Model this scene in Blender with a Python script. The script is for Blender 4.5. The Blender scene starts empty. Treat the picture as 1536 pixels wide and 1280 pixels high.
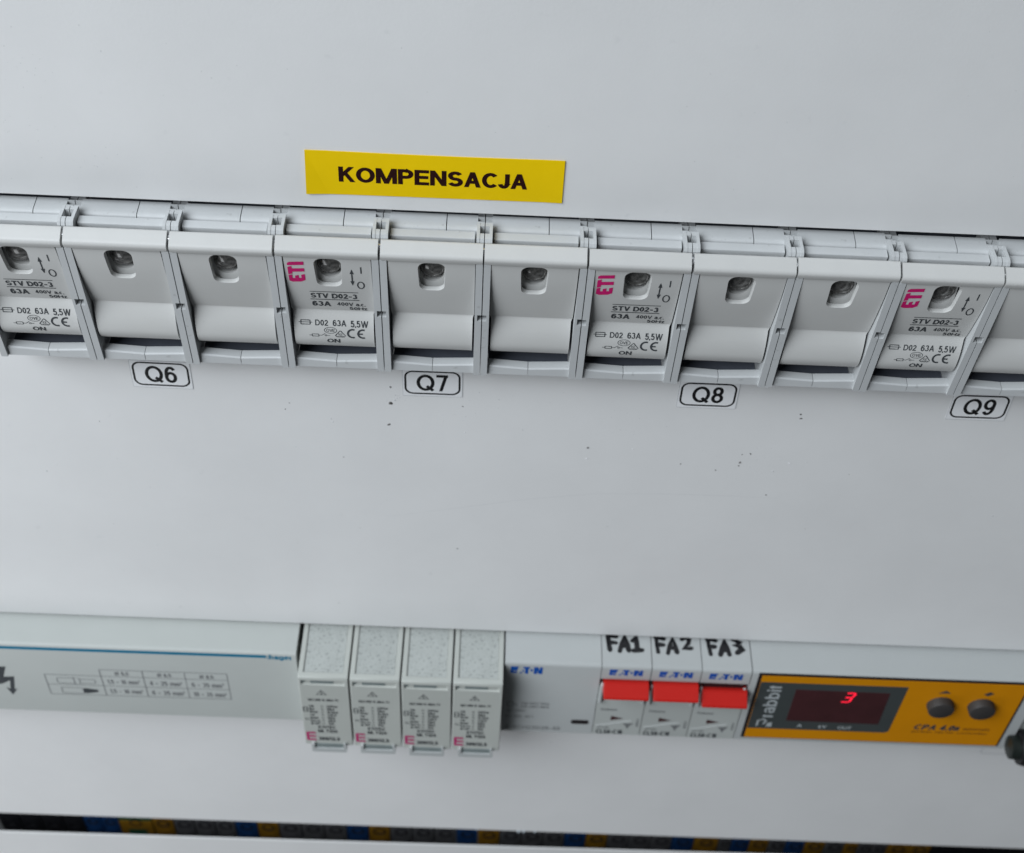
import bpy, bmesh, math, random
from mathutils import Vector, Matrix

random.seed(7)
S = 0.001                      # all numbers below are millimetres: x right, p out of the panel, z up
SC = bpy.context.scene
COL = SC.collection

# ------------------------------------------------------------------ camera
cam_d = bpy.data.cameras.new('camera')
cam = bpy.data.objects.new('camera', cam_d)
COL.objects.link(cam)
RIGHT = Vector((0.99905, 0.01797, 0.03970))
DOWN = Vector((0.03996, -0.74118, -0.67012))
FWD = Vector((0.01739, 0.67107, -0.74119))
cam.matrix_world = Matrix(((RIGHT.x, -DOWN.x, -FWD.x, -24.48 * S),
                           (RIGHT.y, -DOWN.y, -FWD.y, -296.73 * S),
                           (RIGHT.z, -DOWN.z, -FWD.z, 245.27 * S),
                           (0, 0, 0, 1)))
cam_d.sensor_width = 36
cam_d.lens = 51.03
cam_d.clip_start = 0.01
cam_d.clip_end = 50
cam_d.dof.use_dof = True
cam_d.dof.focus_distance = 0.386
cam_d.dof.aperture_fstop = 19.0
SC.camera = cam

# ------------------------------------------------------------------ light
w = bpy.data.worlds.new('World')
SC.world = w
w.use_nodes = True
w.node_tree.nodes['Background'].inputs[0].default_value = (0.86, 0.93, 1.0, 1)
w.node_tree.nodes['Background'].inputs[1].default_value = 0.04


def area_lamp(name, loc, target, sx, sy, watts, color):
    d = bpy.data.lights.new(name, 'AREA')
    d.shape = 'RECTANGLE'
    d.size, d.size_y = sx, sy
    d.energy = watts
    d.color = color
    o = bpy.data.objects.new(name, d)
    COL.objects.link(o)
    o.location = loc
    o.rotation_euler = (Vector(target) - Vector(loc)).to_track_quat('-Z', 'Y').to_euler()
    return o


area_lamp('window_light', (-0.95, -0.78, 1.02), (-0.04, 0, -0.10), 1.2, 1.0, 29.0, (0.885, 0.945, 1.0))
area_lamp('fill_light', (-0.50, -0.40, -0.46), (-0.12, 0, -0.22), 0.4, 0.4, 0.9, (0.94, 0.97, 1.0))  # added fill lamp, fitted to lift the lower left of the plate

SC.view_settings.view_transform = 'Standard'
SC.view_settings.look = 'None'
SC.view_settings.exposure = 0.4
SC.view_settings.gamma = 1
SC.render.engine = 'CYCLES'
SC.cycles.use_denoising = True
SC.cycles.max_bounces = 8


# ------------------------------------------------------------------ materials
def mat(name, col, rough=0.45, var=0.03, vscale=40, bump=0.0, bscale=2500, speck=None, spec=0.5,
        emit=None, alpha=None, metal=0.0, coat=0.0):
    m = bpy.data.materials.new(name)
    m.use_nodes = True
    nt = m.node_tree
    b = nt.nodes['Principled BSDF']
    b.inputs['Roughness'].default_value = rough
    b.inputs['Metallic'].default_value = metal
    b.inputs['Specular IOR Level'].default_value = spec
    b.inputs['Coat Weight'].default_value = coat
    b.inputs['Coat Roughness'].default_value = 0.08
    tc = nt.nodes.new('ShaderNodeTexCoord')
    n = nt.nodes.new('ShaderNodeTexNoise')
    n.inputs['Scale'].default_value = vscale
    n.inputs['Detail'].default_value = 5
    n.inputs['Roughness'].default_value = 0.62
    nt.links.new(tc.outputs['Object'], n.inputs['Vector'])
    r = nt.nodes.new('ShaderNodeValToRGB')
    r.color_ramp.elements[0].position = 0.3
    r.color_ramp.elements[1].position = 0.7
    r.color_ramp.elements[0].color = tuple(c * (1 - var) for c in col) + (1,)
    r.color_ramp.elements[1].color = tuple(min(1, c * (1 + var)) for c in col) + (1,)
    nt.links.new(n.outputs['Fac'], r.inputs['Fac'])
    out = r.outputs['Color']
    if speck:
        sscale, th, scol, amt = speck
        n2 = nt.nodes.new('ShaderNodeTexNoise')
        n2.inputs['Scale'].default_value = sscale
        n2.inputs['Detail'].default_value = 3
        nt.links.new(tc.outputs['Object'], n2.inputs['Vector'])
        r2 = nt.nodes.new('ShaderNodeValToRGB')
        r2.color_ramp.elements[0].position = th
        r2.color_ramp.elements[1].position = th + 0.08
        r2.color_ramp.elements[0].color = (0, 0, 0, 1)
        r2.color_ramp.elements[1].color = (amt, amt, amt, 1)
        nt.links.new(n2.outputs['Fac'], r2.inputs['Fac'])
        mx = nt.nodes.new('ShaderNodeMix')
        mx.data_type = 'RGBA'
        nt.links.new(r2.outputs['Color'], mx.inputs['Factor'])
        nt.links.new(out, mx.inputs['A'])
        mx.inputs['B'].default_value = scol + (1,)
        out = mx.outputs['Result']
    oi = nt.nodes.new('ShaderNodeObjectInfo')        # each piece a touch lighter or darker than its neighbour
    hv = nt.nodes.new('ShaderNodeHueSaturation')
    hr = nt.nodes.new('ShaderNodeMapRange')
    hr.inputs['To Min'].default_value = 0.975
    hr.inputs['To Max'].default_value = 1.025
    nt.links.new(oi.outputs['Random'], hr.inputs['Value'])
    nt.links.new(hr.outputs['Result'], hv.inputs['Value'])
    nt.links.new(out, hv.inputs['Color'])
    nt.links.new(hv.outputs['Color'], b.inputs['Base Color'])
    n3 = nt.nodes.new('ShaderNodeTexNoise')
    n3.inputs['Scale'].default_value = vscale * 3
    nt.links.new(tc.outputs['Object'], n3.inputs['Vector'])
    mr = nt.nodes.new('ShaderNodeMapRange')
    mr.inputs['To Min'].default_value = rough * 0.85
    mr.inputs['To Max'].default_value = min(1, rough * 1.2)
    nt.links.new(n3.outputs['Fac'], mr.inputs['Value'])
    nt.links.new(mr.outputs['Result'], b.inputs['Roughness'])
    if bump:
        n4 = nt.nodes.new('ShaderNodeTexNoise')
        n4.inputs['Scale'].default_value = bscale
        n4.inputs['Detail'].default_value = 2
        nt.links.new(tc.outputs['Object'], n4.inputs['Vector'])
        bp = nt.nodes.new('ShaderNodeBump')
        bp.inputs['Strength'].default_value = bump
        bp.inputs['Distance'].default_value = 0.0002
        nt.links.new(n4.outputs['Fac'], bp.inputs['Height'])
        nt.links.new(bp.outputs['Normal'], b.inputs['Normal'])
    if emit:
        b.inputs['Emission Color'].default_value = emit[:3] + (1,)
        b.inputs['Emission Strength'].default_value = emit[3]
    if alpha is not None:
        b.inputs['Alpha'].default_value = alpha
    return m


M = dict(
    plate=mat('white_sheet', (0.68, 0.68, 0.678), 0.40, 0.028, 22, 0.10, 1100, (160, 0.69, (0.52, 0.525, 0.53), 0.25), spec=0.35),
    lid=mat('light_grey_plastic', (0.515, 0.515, 0.503), 0.42, 0.025, 45, 0.10, 3500, (420, 0.72, (0.32, 0.32, 0.31), 0.40), spec=0.35),
    house=mat('grey_plastic', (0.475, 0.488, 0.493), 0.48, 0.03, 60, 0.12, 3000, (520, 0.66, (0.30, 0.305, 0.30), 0.40), spec=0.35),
    dark=mat('shade_dark_plastic', (0.095, 0.105, 0.13), 0.5, 0.1, 80),  # dark fuse base plastic, its tone deepened to hold the recess shade
    dlens=mat('smoked_glass', (0.10, 0.097, 0.093), 0.2, 0.6, 1100, coat=0.6),
    cap=mat('fuse_cap_plastic', (0.10, 0.095, 0.09), 0.35, 0.3, 500),
    chrome=mat('bright_metal', (0.75, 0.76, 0.78), 0.18, 0.05, 200, metal=1.0),
    ink=mat('dark_grey_ink', (0.045, 0.05, 0.055), 0.6, 0.15, 900, spec=0.2),
    faint=mat('faded_grey_ink', (0.15, 0.155, 0.16), 0.6, 0.15, 900),
    magenta=mat('magenta_ink', (0.50, 0.010, 0.13), 0.5, 0.08, 900, spec=0.2),
    crimson=mat('crimson_ink', (0.40, 0.008, 0.12), 0.5, 0.08, 900, spec=0.2),
    blue=mat('blue_ink', (0.003, 0.075, 0.36), 0.5, 0.08, 900, spec=0.2),
    teal=mat('teal_blue_ink', (0.003, 0.15, 0.26), 0.5, 0.06, 600, spec=0.2),
    black=mat('black_ink', (0.01, 0.01, 0.011), 0.5, 0.15, 900, spec=0.2),
    marker=mat('black_marker_ink', (0.008, 0.008, 0.010), 0.35, 0.2, 900),
    yellow=mat('yellow_tape', (0.82, 0.555, 0.002), 0.40, 0.03, 60, 0.04, 700, spec=0.12),
    brown=mat('brown_black_ink', (0.02, 0.004, 0.004), 0.45, 0.15, 600, spec=0.15),
    clear=mat('clear_white_tape', (0.76, 0.765, 0.775), 0.30, 0.01, 60, spec=0.35),
    tape_edge=mat('tape_edge', (0.45, 0.46, 0.47), 0.5, 0.05, 200),
    dev=mat('module_plastic', (0.41, 0.43, 0.415), 0.42, 0.015, 60, 0.08, 3000, (300, 0.74, (0.35, 0.35, 0.35), 0.3), spec=0.3),
    devw=mat('white_module_plastic', (0.405, 0.422, 0.42), 0.42, 0.015, 60, 0.08, 3000, (300, 0.74, (0.35, 0.35, 0.35), 0.3), spec=0.3),
    spd=mat('warm_grey_plastic', (0.42, 0.437, 0.41), 0.48, 0.02, 60, 0.1, 3000, spec=0.3),
    dust=mat('dusty_grey_plastic', (0.39, 0.41, 0.395), 0.8, 0.05, 250, 0.4, 2200, (1200, 0.565, (0.20, 0.215, 0.205), 0.6), spec=0.2),
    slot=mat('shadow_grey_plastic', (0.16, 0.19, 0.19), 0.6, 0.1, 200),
    red=mat('red_plastic', (0.47, 0.016, 0.012), 0.42, 0.04, 100, 0.05, 2000, spec=0.15),
    wedge=mat('dark_red_plastic', (0.05, 0.012, 0.014), 0.5, 0.1, 200),
    orange=mat('orange_foil', (0.575, 0.222, 0.002), 0.42, 0.04, 60, 0.05, 2000, spec=0.12),
    slate=mat('slate_foil', (0.045, 0.053, 0.053), 0.45, 0.05, 80),
    display=mat('dark_red_window', (0.048, 0.013, 0.015), 0.22, 0.15, 90),
    led=mat('lit_red_segment', (0.5, 0.01, 0.02), 0.4, 0.02, 60, emit=(1.0, 0.012, 0.045, 1.1)),
    pale=mat('pale_grey_ink', (0.38, 0.41, 0.42), 0.5, 0.05, 600),
    button=mat('charcoal_rubber', (0.032, 0.029, 0.028), 0.6, 0.1, 300, 0.1, 2500),
    rim=mat('black_rim', (0.012, 0.008, 0.009), 0.5, 0.1, 300),
    bplug=mat('black_rubber', (0.007, 0.007, 0.008), 0.5, 0.2, 200),
    gplug=mat('dark_green_plastic', (0.009, 0.013, 0.011), 0.4, 0.2, 200),
    tgrey=mat('grey_terminal_plastic', (0.095, 0.095, 0.10), 0.5, 0.08, 120, spec=0.2),
    tblue=mat('blue_terminal_plastic', (0.007, 0.05, 0.17), 0.5, 0.08, 120, spec=0.2),
    tyell=mat('yellow_terminal_plastic', (0.27, 0.135, 0.008), 0.5, 0.08, 120, spec=0.2),
    tgreen=mat('green_terminal_plastic', (0.008, 0.085, 0.04), 0.5, 0.08, 120, spec=0.2),
    tblack=mat('black_terminal_plastic', (0.012, 0.012, 0.015), 0.5, 0.1, 120, spec=0.2),
    back=mat('dark_cabinet_back', (0.03, 0.03, 0.035), 0.7, 0.1, 20),
    dirt=mat('dirt_speck', (0.10, 0.095, 0.09), 0.9, 0.4, 900),
    dirtl=mat('pale_dirt_speck', (0.56, 0.565, 0.57), 0.9, 0.15, 900),
    film=mat('protective_film', (0.62, 0.70, 0.76), 0.25, 0.1, 200),
)


# ------------------------------------------------------------------ mesh helpers
def V(x, p, z):
    return Vector((x * S, -p * S, z * S))


class MB:
    """collects faces in millimetres, links them as ONE mesh object"""

    def __init__(self):
        self.bm = bmesh.new()

    def face(self, pts, mi=0):
        f = self.bm.faces.new([self.bm.verts.new(V(*q)) for q in pts])
        f.material_index = mi
        return f

    def loft(self, rings, caps=True, close=True):
        vs = [[self.bm.verts.new(V(*q)) for q in r] for r in rings]
        n = len(rings[0])
        for a, b in zip(vs, vs[1:]):
            for i in range(n if close else n - 1):
                j = (i + 1) % n
                self.bm.faces.new((a[i], a[j], b[j], b[i]))
        if caps:
            self.bm.faces.new(vs[0])
            self.bm.faces.new(list(reversed(vs[-1])))
        return self

    def prism(self, prof, x0, x1):                  # prof: (p, z)
        return self.loft([[(x0, p, z) for p, z in prof], [(x1, p, z) for p, z in prof]])

    def box(self, x0, x1, p0, p1, z0, z1):
        return self.prism([(p0, z0), (p1, z0), (p1, z1), (p0, z1)], x0, x1)

    def slab(self, poly, p0, p1):                   # poly: (x, z) extruded along p
        return self.loft([[(x, p0, z) for x, z in poly], [(x, p1, z) for x, z in poly]])

    def cyl(self, cx, cz, stations, n=28):          # stations: (p, r[, dx, dz])
        rings = []
        for st in stations:
            p, r = st[:2]
            rings.append([(cx + r * math.cos(2 * math.pi * i / n), p, cz + r * math.sin(2 * math.pi * i / n)) for i in range(n)])
        return self.loft(rings)

    def cylx(self, cp, cz, stations, n=24):         # axis along x: (x, r)
        rings = [[(x, cp + r * math.cos(2 * math.pi * i / n), cz + r * math.sin(2 * math.pi * i / n)) for i in range(n)] for x, r in stations]
        return self.loft(rings)

    def build(self, name, m, parent=None, smooth=0, bevel=0, seg=2, recalc=True, weld=False):
        if weld:
            bmesh.ops.remove_doubles(self.bm, verts=self.bm.verts, dist=1e-7)
        if recalc:
            bmesh.ops.recalc_face_normals(self.bm, faces=self.bm.faces)
        if smooth:
            set_smooth(self.bm, smooth)
        me = bpy.data.meshes.new(name)
        self.bm.to_mesh(me)
        self.bm.free()
        return link(name, me, m, parent, bevel, seg)


def set_smooth(bm, ang):
    for f in bm.faces:
        f.smooth = True
    for e in bm.edges:
        e.smooth = len(e.link_faces) == 2 and e.calc_face_angle(0) < math.radians(ang)


def link(name, me, m, parent=None, bevel=0, seg=2):
    o = bpy.data.objects.new(name, me)
    COL.objects.link(o)
    for q in (m if isinstance(m, (list, tuple)) else [m]):
        me.materials.append(q)
    if parent:
        o.parent = parent
    if bevel:
        b = o.modifiers.new('bevel', 'BEVEL')
        b.width = bevel * S
        b.segments = seg
        b.limit_method = 'ANGLE'
        b.angle_limit = math.radians(35)
        b.harden_normals = True
    return o


def cut(o, cutter, smooth=30):
    """boolean difference, applied at build time"""
    md = o.modifiers.new('cut', 'BOOLEAN')
    md.operation = 'DIFFERENCE'
    md.solver = 'EXACT'
    md.object = cutter
    bpy.context.view_layer.update()
    dg = bpy.context.evaluated_depsgraph_get()
    me = bpy.data.meshes.new_from_object(o.evaluated_get(dg))
    old = o.data
    o.modifiers.clear()
    o.data = me
    bpy.data.meshes.remove(old)
    cm = cutter.data
    bpy.data.objects.remove(cutter)
    bpy.data.meshes.remove(cm)
    bm = bmesh.new()
    bm.from_mesh(me)
    set_smooth(bm, smooth)
    bm.to_mesh(me)
    bm.free()


def empty(name, x, p, z):
    o = bpy.data.objects.new(name, None)
    COL.objects.link(o)
    o.location = V(x, p, z)
    o.empty_display_size = 0.01
    return o


def tag(o, label, cat=None, group=None, kind=None):
    o['label'] = label
    if cat:
        o['category'] = cat
    if group:
        o['group'] = group
    if kind:
        o['kind'] = kind
    return o


def copy_tree(o, parent=None):
    c = o.copy()
    COL.objects.link(c)
    if parent:
        c.parent = parent
    for ch in list(o.children):
        copy_tree(ch, c)
    return c


def rrect(x0, x1, z0, z1, r, n=6):
    pts = []
    for cx, cz, a0 in ((x1 - r, z1 - r, 0), (x0 + r, z1 - r, 90), (x0 + r, z0 + r, 180), (x1 - r, z0 + r, 270)):
        for i in range(n + 1):
            a = math.radians(a0 + 90 * i / n)
            pts.append((cx + r * math.cos(a), cz + r * math.sin(a)))
    return pts


# ---- flat print: 2-D shapes laid on a surface given by surf(u, v) -> (x, p, z)
def arcp(cx, cy, rx, ry, a0, a1, n=12):
    return [(cx + rx * math.cos(math.radians(a0 + (a1 - a0) * i / n)), cy + ry * math.sin(math.radians(a0 + (a1 - a0) * i / n))) for i in range(n + 1)]


def turned(parts):
    return [(k, [(1 - x, 1 - y) for x, y in pts]) for k, pts in parts]


def low(parts, h=.73):
    return [(k, [(x, y * h) for x, y in pts]) for k, pts in parts]


# a plain grotesque alphabet drawn as pen paths: 'L' square ends, 'C' cut ends, 'O' closed, 'D' diagonal with level ends
STEM = ('L', [(0, 0), (0, 1)])
BOWL = ('C', [(0, 1), (.55, 1)] + arcp(.55, .735, .45, .265, 90, -90) + [(0, .47)])
SIX = [('O', arcp(.5, .31, .5, .31, 0, 345, 20)), ('C', arcp(.52, .6, .5, .4, 35, 180) + [(0, .5), (0, .31)])]
ROUND = ('O', arcp(.5, .36, .5, .36, 0, 345, 20))
PEN = {
    'A': (.72, [('D', [(0, 0), (.5, 1)]), ('D', [(1, 0), (.5, 1)]), ('C', [(.2, .3), (.8, .3)])]),
    'B': (.68, [STEM, ('C', [(0, 1), (.55, 1)] + arcp(.55, .76, .38, .24, 90, -90) + [(0, .52)]), ('C', [(0, .52), (.6, .52)] + arcp(.6, .26, .4, .26, 90, -90) + [(0, 0)])]),
    'C': (.74, [('C', arcp(.5, .5, .5, .5, 42, 318, 22))]),
    'D': (.72, [STEM, ('C', [(0, 1), (.42, 1)] + arcp(.42, .5, .58, .5, 90, -90, 16) + [(0, 0)])]),
    'E': (.62, [STEM, ('L', [(0, 1), (1, 1)]), ('L', [(0, .52), (.92, .52)]), ('L', [(0, 0), (1, 0)])]),
    'F': (.58, [STEM, ('L', [(0, 1), (1, 1)]), ('L', [(0, .5), (.88, .5)])]),
    'G': (.76, [('C', arcp(.5, .5, .5, .5, 42, 335, 22)), ('C', [(.55, .47), (1, .47), (1, 0)])]),
    'H': (.70, [STEM, ('L', [(1, 0), (1, 1)]), ('L', [(0, .52), (1, .52)])]),
    'I': (.0, [STEM]),
    'J': (.50, [('C', [(1, 1.08), (1, .28)] + arcp(.5, .28, .5, .28, 0, -170))]),
    'K': (.70, [STEM, ('D', [(0, .34), (.92, 1)]), ('D', [(1, 0), (.36, .62)])]),
    'L': (.55, [STEM, ('L', [(0, 0), (1, 0)])]),
    'M': (.90, [STEM, ('L', [(1, 0), (1, 1)]), ('D', [(.5, 0), (.04, 1)]), ('D', [(.5, 0), (.96, 1)])]),
    'N': (.70, [STEM, ('L', [(1, 0), (1, 1)]), ('D', [(1, 0), (0, 1)])]),
    'O': (.80, [('O', arcp(.5, .5, .5, .5, 0, 350, 28))]),
    'P': (.66, [STEM, BOWL]),
    'Q': (.80, [('O', arcp(.5, .5, .5, .5, 0, 350, 28)), ('C', [(.58, .26), (1.02, -.06)])]),
    'R': (.70, [STEM, BOWL, ('D', [(1, 0), (.5, .5)])]),
    'S': (.66, [('C', arcp(.5, .75, .46, .25, 22, 262, 14) + arcp(.5, .25, .5, .25, 82, -160, 14))]),
    'T': (.64, [('L', [(0, 1), (1, 1)]), ('L', [(.5, 0), (.5, 1)])]),
    'U': (.70, [('C', [(0, 1.08), (0, .3)] + arcp(.5, .3, .5, .3, 180, 360) + [(1, 1.08)])]),
    'V': (.72, [('D', [(.5, 0), (0, 1)]), ('D', [(.5, 0), (1, 1)])]),
    'W': (1.06, [('D', [(.26, 0), (0, 1)]), ('D', [(.26, 0), (.5, 1)]), ('D', [(.74, 0), (.5, 1)]), ('D', [(.74, 0), (1, 1)])]),
    'Z': (.62, [('L', [(0, 1), (1, 1)]), ('D', [(0, 0), (1, 1)]), ('L', [(0, 0), (1, 0)])]),
    '0': (.54, [('O', arcp(.5, .5, .5, .5, 0, 350, 26))]),
    '1': (.34, [('L', [(1, 0), (1, 1)]), ('C', [(0, .72), (.5, .8), (.9, 1)])]),
    '2': (.54, [('C', arcp(.5, .72, .48, .28, 172, -32, 14) + [(.1, .1)]), ('L', [(0, 0), (1, 0)])]),
    '3': (.54, [('C', arcp(.48, .755, .44, .245, 160, -80)), ('C', arcp(.48, .26, .52, .26, 80, -165))]),
    '4': (.56, [('D', [(0, .26), (.7, 1)]), ('L', [(0, .24), (1, .24)]), ('L', [(.74, 0), (.74, 1)])]),
    '5': (.54, [('C', [(.94, 1), (.2, 1), (.1, .5)] + arcp(.48, .32, .52, .32, 140, -160, 14))]),
    '6': (.54, SIX),
    '7': (.52, [('L', [(0, 1), (1, 1)]), ('D', [(.32, 0), (1, 1)])]),
    '8': (.54, [('O', arcp(.5, .76, .43, .24, 0, 340, 18)), ('O', arcp(.5, .26, .5, .26, 0, 340, 18))]),
    '9': (.54, turned(SIX)),
    'a': (.50, [('L', [(1, 0), (1, .45)]), ('C', arcp(.5, .48, .48, .25, 160, 0)), ('O', arcp(.48, .2, .48, .2, 0, 340, 16))]),
    'b': (.52, [STEM, ROUND]),
    'c': (.48, [('C', arcp(.5, .36, .5, .36, 45, 315, 16))]),
    'e': (.52, [('C', arcp(.5, .36, .5, .36, 0, 318, 18)), ('C', [(0, .37), (1, .37)])]),
    'f': (.26, [('C', [(.45, 0), (.45, .8)] + arcp(.95, .8, .5, .2, 180, 90, 6)), ('L', [(0, .7), (.9, .7)])]),
    'g': (.52, [ROUND, ('C', [(1, .72), (1, -.05)] + arcp(.5, -.05, .5, .22, 0, -165, 10))]),
    'h': (.48, [STEM, ('C', arcp(.5, .47, .5, .25, 180, 0) + [(1, -.06)])]),
    'i': (.0, [('L', [(0, 0), (0, .7)]), ('L', [(0, .97), (0, 1)])]),
    'k': (.46, [STEM, ('D', [(0, .25), (.95, .73)]), ('D', [(1, 0), (.35, .45)])]),
    'l': (.0, [STEM]),
    'm': (.80, [('L', [(0, 0), (0, .7)]), ('C', arcp(.25, .5, .25, .22, 180, 0) + [(.5, -.06)]), ('C', arcp(.75, .5, .25, .22, 180, 0) + [(1, -.06)])]),
    'n': (.48, [('L', [(0, 0), (0, .7)]), ('C', arcp(.5, .47, .5, .25, 180, 0) + [(1, -.06)])]),
    'o': (.54, [ROUND]),
    'p': (.52, [('L', [(0, -.24), (0, .7)]), ROUND]),
    'r': (.26, [('L', [(0, 0), (0, .7)]), ('C', arcp(.9, .45, .9, .26, 170, 85, 8))]),
    's': (.46, low([('C', arcp(.5, .75, .46, .25, 22, 262, 12) + arcp(.5, .25, .5, .25, 82, -160, 12))])),
    't': (.26, [('C', [(.4, .95), (.4, .18)] + arcp(.9, .18, .5, .18, 180, 270, 6)), ('L', [(0, .7), (.9, .7)])]),
    'u': (.48, [('C', [(0, .78), (0, .26)] + arcp(.5, .26, .5, .26, 180, 360)), ('L', [(1, 0), (1, .7)])]),
    'w': (.76, low([('D', [(.26, 0), (0, 1)]), ('D', [(.26, 0), (.5, 1)]), ('D', [(.74, 0), (.5, 1)]), ('D', [(.74, 0), (1, 1)])])),
    'x': (.48, low([('D', [(0, 0), (1, 1)]), ('D', [(1, 0), (0, 1)])])),
    'z': (.46, low([('L', [(0, 1), (1, 1)]), ('D', [(0, 0), (1, 1)]), ('L', [(0, 0), (1, 0)])])),
    '-': (.46, [('C', [(-.15, .42), (1.15, .42)])]),
    '~': (.40, [('C', [(0, .35), (.25, .5), (.75, .35), (1, .5)])]),
    '=': (.40, [('C', [(0, .3), (1, .3)]), ('C', [(0, .6), (1, .6)])]),
    '.': (.0, [('L', [(0, 0), (0, .01)])]),
    ',': (.06, [('L', [(1, 0), (1, .02)]), ('C', [(1, 0), (0, -.18)])]),
    ':': (.0, [('L', [(0, 0), (0, .01)]), ('L', [(0, .6), (0, .61)])]),
    '/': (.30, [('D', [(0, 0), (1, 1)])]),
    chr(178): (.26, [('C', [(.5 + (x - .5), .62 + y * .38) for x, y in arcp(.5, .72, .48, .28, 172, -32, 10) + [(.05, .05)]]), ('C', [(0, .62), (1, .62)])]),
    chr(216): (.80, [('O', arcp(.5, .5, .5, .5, 0, 350, 24)), ('D', [(0, 0), (1, 1)])]),
}


def pen_text(s, t):
    out = []
    x = 0.0
    gap = .20 - .8 * t        # heavier letters stand closer
    for ch in s:
        if ch == ' ':
            x += .34
            continue
        wd, parts = PEN[ch]
        if ch == 'J':
            x -= .10
        wi = wd - t if wd > t else 0.0           # inner width the pen centre travels
        hi = 1 - t
        for kind, pts in parts:
            q = [(x + t / 2 + a * wi, t / 2 + b * hi) for a, b in pts]
            if kind == 'D':
                (x0, y0), (x1, y1) = q
                y0 -= t / 2 if pts[0][1] <= 0 else 0
                y1 += t / 2 if pts[1][1] >= 0.73 else 0
                l = math.hypot(x1 - x0, y1 - y0)
                k = t * .94 * l / max(abs(y1 - y0), .05) / 2
                out.append(([(x0 - k, y0), (x0 + k, y0), (x1 + k, y1), (x1 - k, y1)], [(0, 1, 2, 3)]))
                continue
            if kind == 'L':
                (a, b), (c, d) = q[0], q[-1]
                l = math.hypot(c - a, d - b) or 1
                e = ((c - a) / l * t / 2, (d - b) / l * t / 2)
                q[0] = (a - e[0], b - e[1])
                q[-1] = (c + e[0], d + e[1])
            pr = Print()
            pr.stroke(q, t, kind == 'O')
            out.append((pr.v, pr.f))
        x += wi + t + max(gap, .045)
    return out


class Print:
    def __init__(self):
        self.v, self.f, self.k = [], [], []

    def add(self, vs, fs):
        b = len(self.v)
        lift = (self.k[-1] + 1) % 7 if self.k else 0      # crossing strokes never share one plane
        self.k += [lift] * len(vs)
        self.v += vs
        self.f += [tuple(i + b for i in f) for f in fs]
        return self

    def text(self, s, u0, u1, v0, v1, bold=0.0, shear=0.0, rot=False):
        strokes = pen_text(s, .105 + 3.4 * bold)
        allv = [q for vs, _ in strokes for q in vs]
        x0, x1 = min(q[0] for q in allv), max(q[0] for q in allv)
        y0, y1 = min(q[1] for q in allv), max(q[1] for q in allv)
        for vs, fs in strokes:
            n_ = [((a - x0) / (x1 - x0), (b - y0) / (y1 - y0)) for a, b in vs]
            if rot:       # reads upwards: text x -> +v, text y -> -u
                self.add([(u1 - (u1 - u0) * b + shear * (a - 0.5), v0 + (v1 - v0) * a + shear * (b - .5)) for a, b in n_], fs)
            else:
                self.add([(u0 + (u1 - u0) * a + shear * (b - 0.5), v0 + (v1 - v0) * b) for a, b in n_], fs)
        return self

    def poly(self, pts):
        return self.add(list(pts), [tuple(range(len(pts)))])

    def stroke(self, pts, wd, closed=False):
        n = len(pts)
        out = []
        for i in range(n):
            a = pts[(i - 1) % n] if closed or i else pts[i]
            b = pts[(i + 1) % n] if closed or i < n - 1 else pts[i]
            dx, dy = b[0] - a[0], b[1] - a[1]
            l = math.hypot(dx, dy) or 1
            nx, ny = -dy / l, dx / l
            k = 1.0
            if (closed or 0 < i < n - 1):
                e = (pts[i][0] - a[0], pts[i][1] - a[1])
                le = math.hypot(*e) or 1
                c = abs((e[0] * dx + e[1] * dy) / (le * l))
                k = min(1.6, 1 / max(c, .5))
            wi = wd[i] if isinstance(wd, (list, tuple)) else wd
            out += [(pts[i][0] + nx * wi / 2 * k, pts[i][1] + ny * wi / 2 * k), (pts[i][0] - nx * wi / 2 * k, pts[i][1] - ny * wi / 2 * k)]
        fs = [(2 * i, 2 * i + 1, (2 * i + 3) % (2 * n), (2 * i + 2) % (2 * n)) for i in range(n if closed else n - 1)]
        return self.add(out, fs)

    def arc(self, cx, cy, rx, ry, a0, a1, wd, n=18):
        return self.stroke([(cx + rx * math.cos(math.radians(a0 + (a1 - a0) * i / n)), cy + ry * math.sin(math.radians(a0 + (a1 - a0) * i / n))) for i in range(n + 1)], wd)

    def ring(self, cx, cy, rx, ry, wd, n=24):
        return self.stroke([(cx + rx * math.cos(2 * math.pi * i / n), cy + ry * math.sin(2 * math.pi * i / n)) for i in range(n)], wd, True)

    def build(self, name, m, parent, surf, step=0, thick=0):
        bm = bmesh.new()
        vv = [bm.verts.new((a, b, k)) for (a, b), k in zip(self.v, self.k)]
        for f in self.f:
            try:
                bm.faces.new([vv[i] for i in f])
            except ValueError:
                pass
        if step:      # slice so that the print follows a curved surface
            lo, hi = min(q[1] for q in self.v), max(q[1] for q in self.v)
            k = math.ceil(lo / step) * step
            while k < hi:
                bmesh.ops.bisect_plane(bm, geom=bm.verts[:] + bm.edges[:] + bm.faces[:], plane_co=(0, k, 0), plane_no=(0, 1, 0), dist=1e-6)
                k += step
        for v in bm.verts:
            x_, p_, z_ = surf(v.co.x, v.co.y)
            v.co = V(x_, p_ + (v.co.z * .006 if surf.__name__ != 'flat_top' else 0), z_ + (v.co.z * .006 if surf.__name__ == 'flat_top' else 0))
        for f in bm.faces:
            f.normal_update()
        me = bpy.data.meshes.new(name)
        bm.to_mesh(me)
        bm.free()
        return link(name, me, m, parent)


def front(p):
    return lambda u, v: (u, p, v)


def top(z):                       # v runs from the far edge towards the viewer, upwards in the picture
    def flat_top(u, v):
        return (u, -v, z)
    return flat_top


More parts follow.
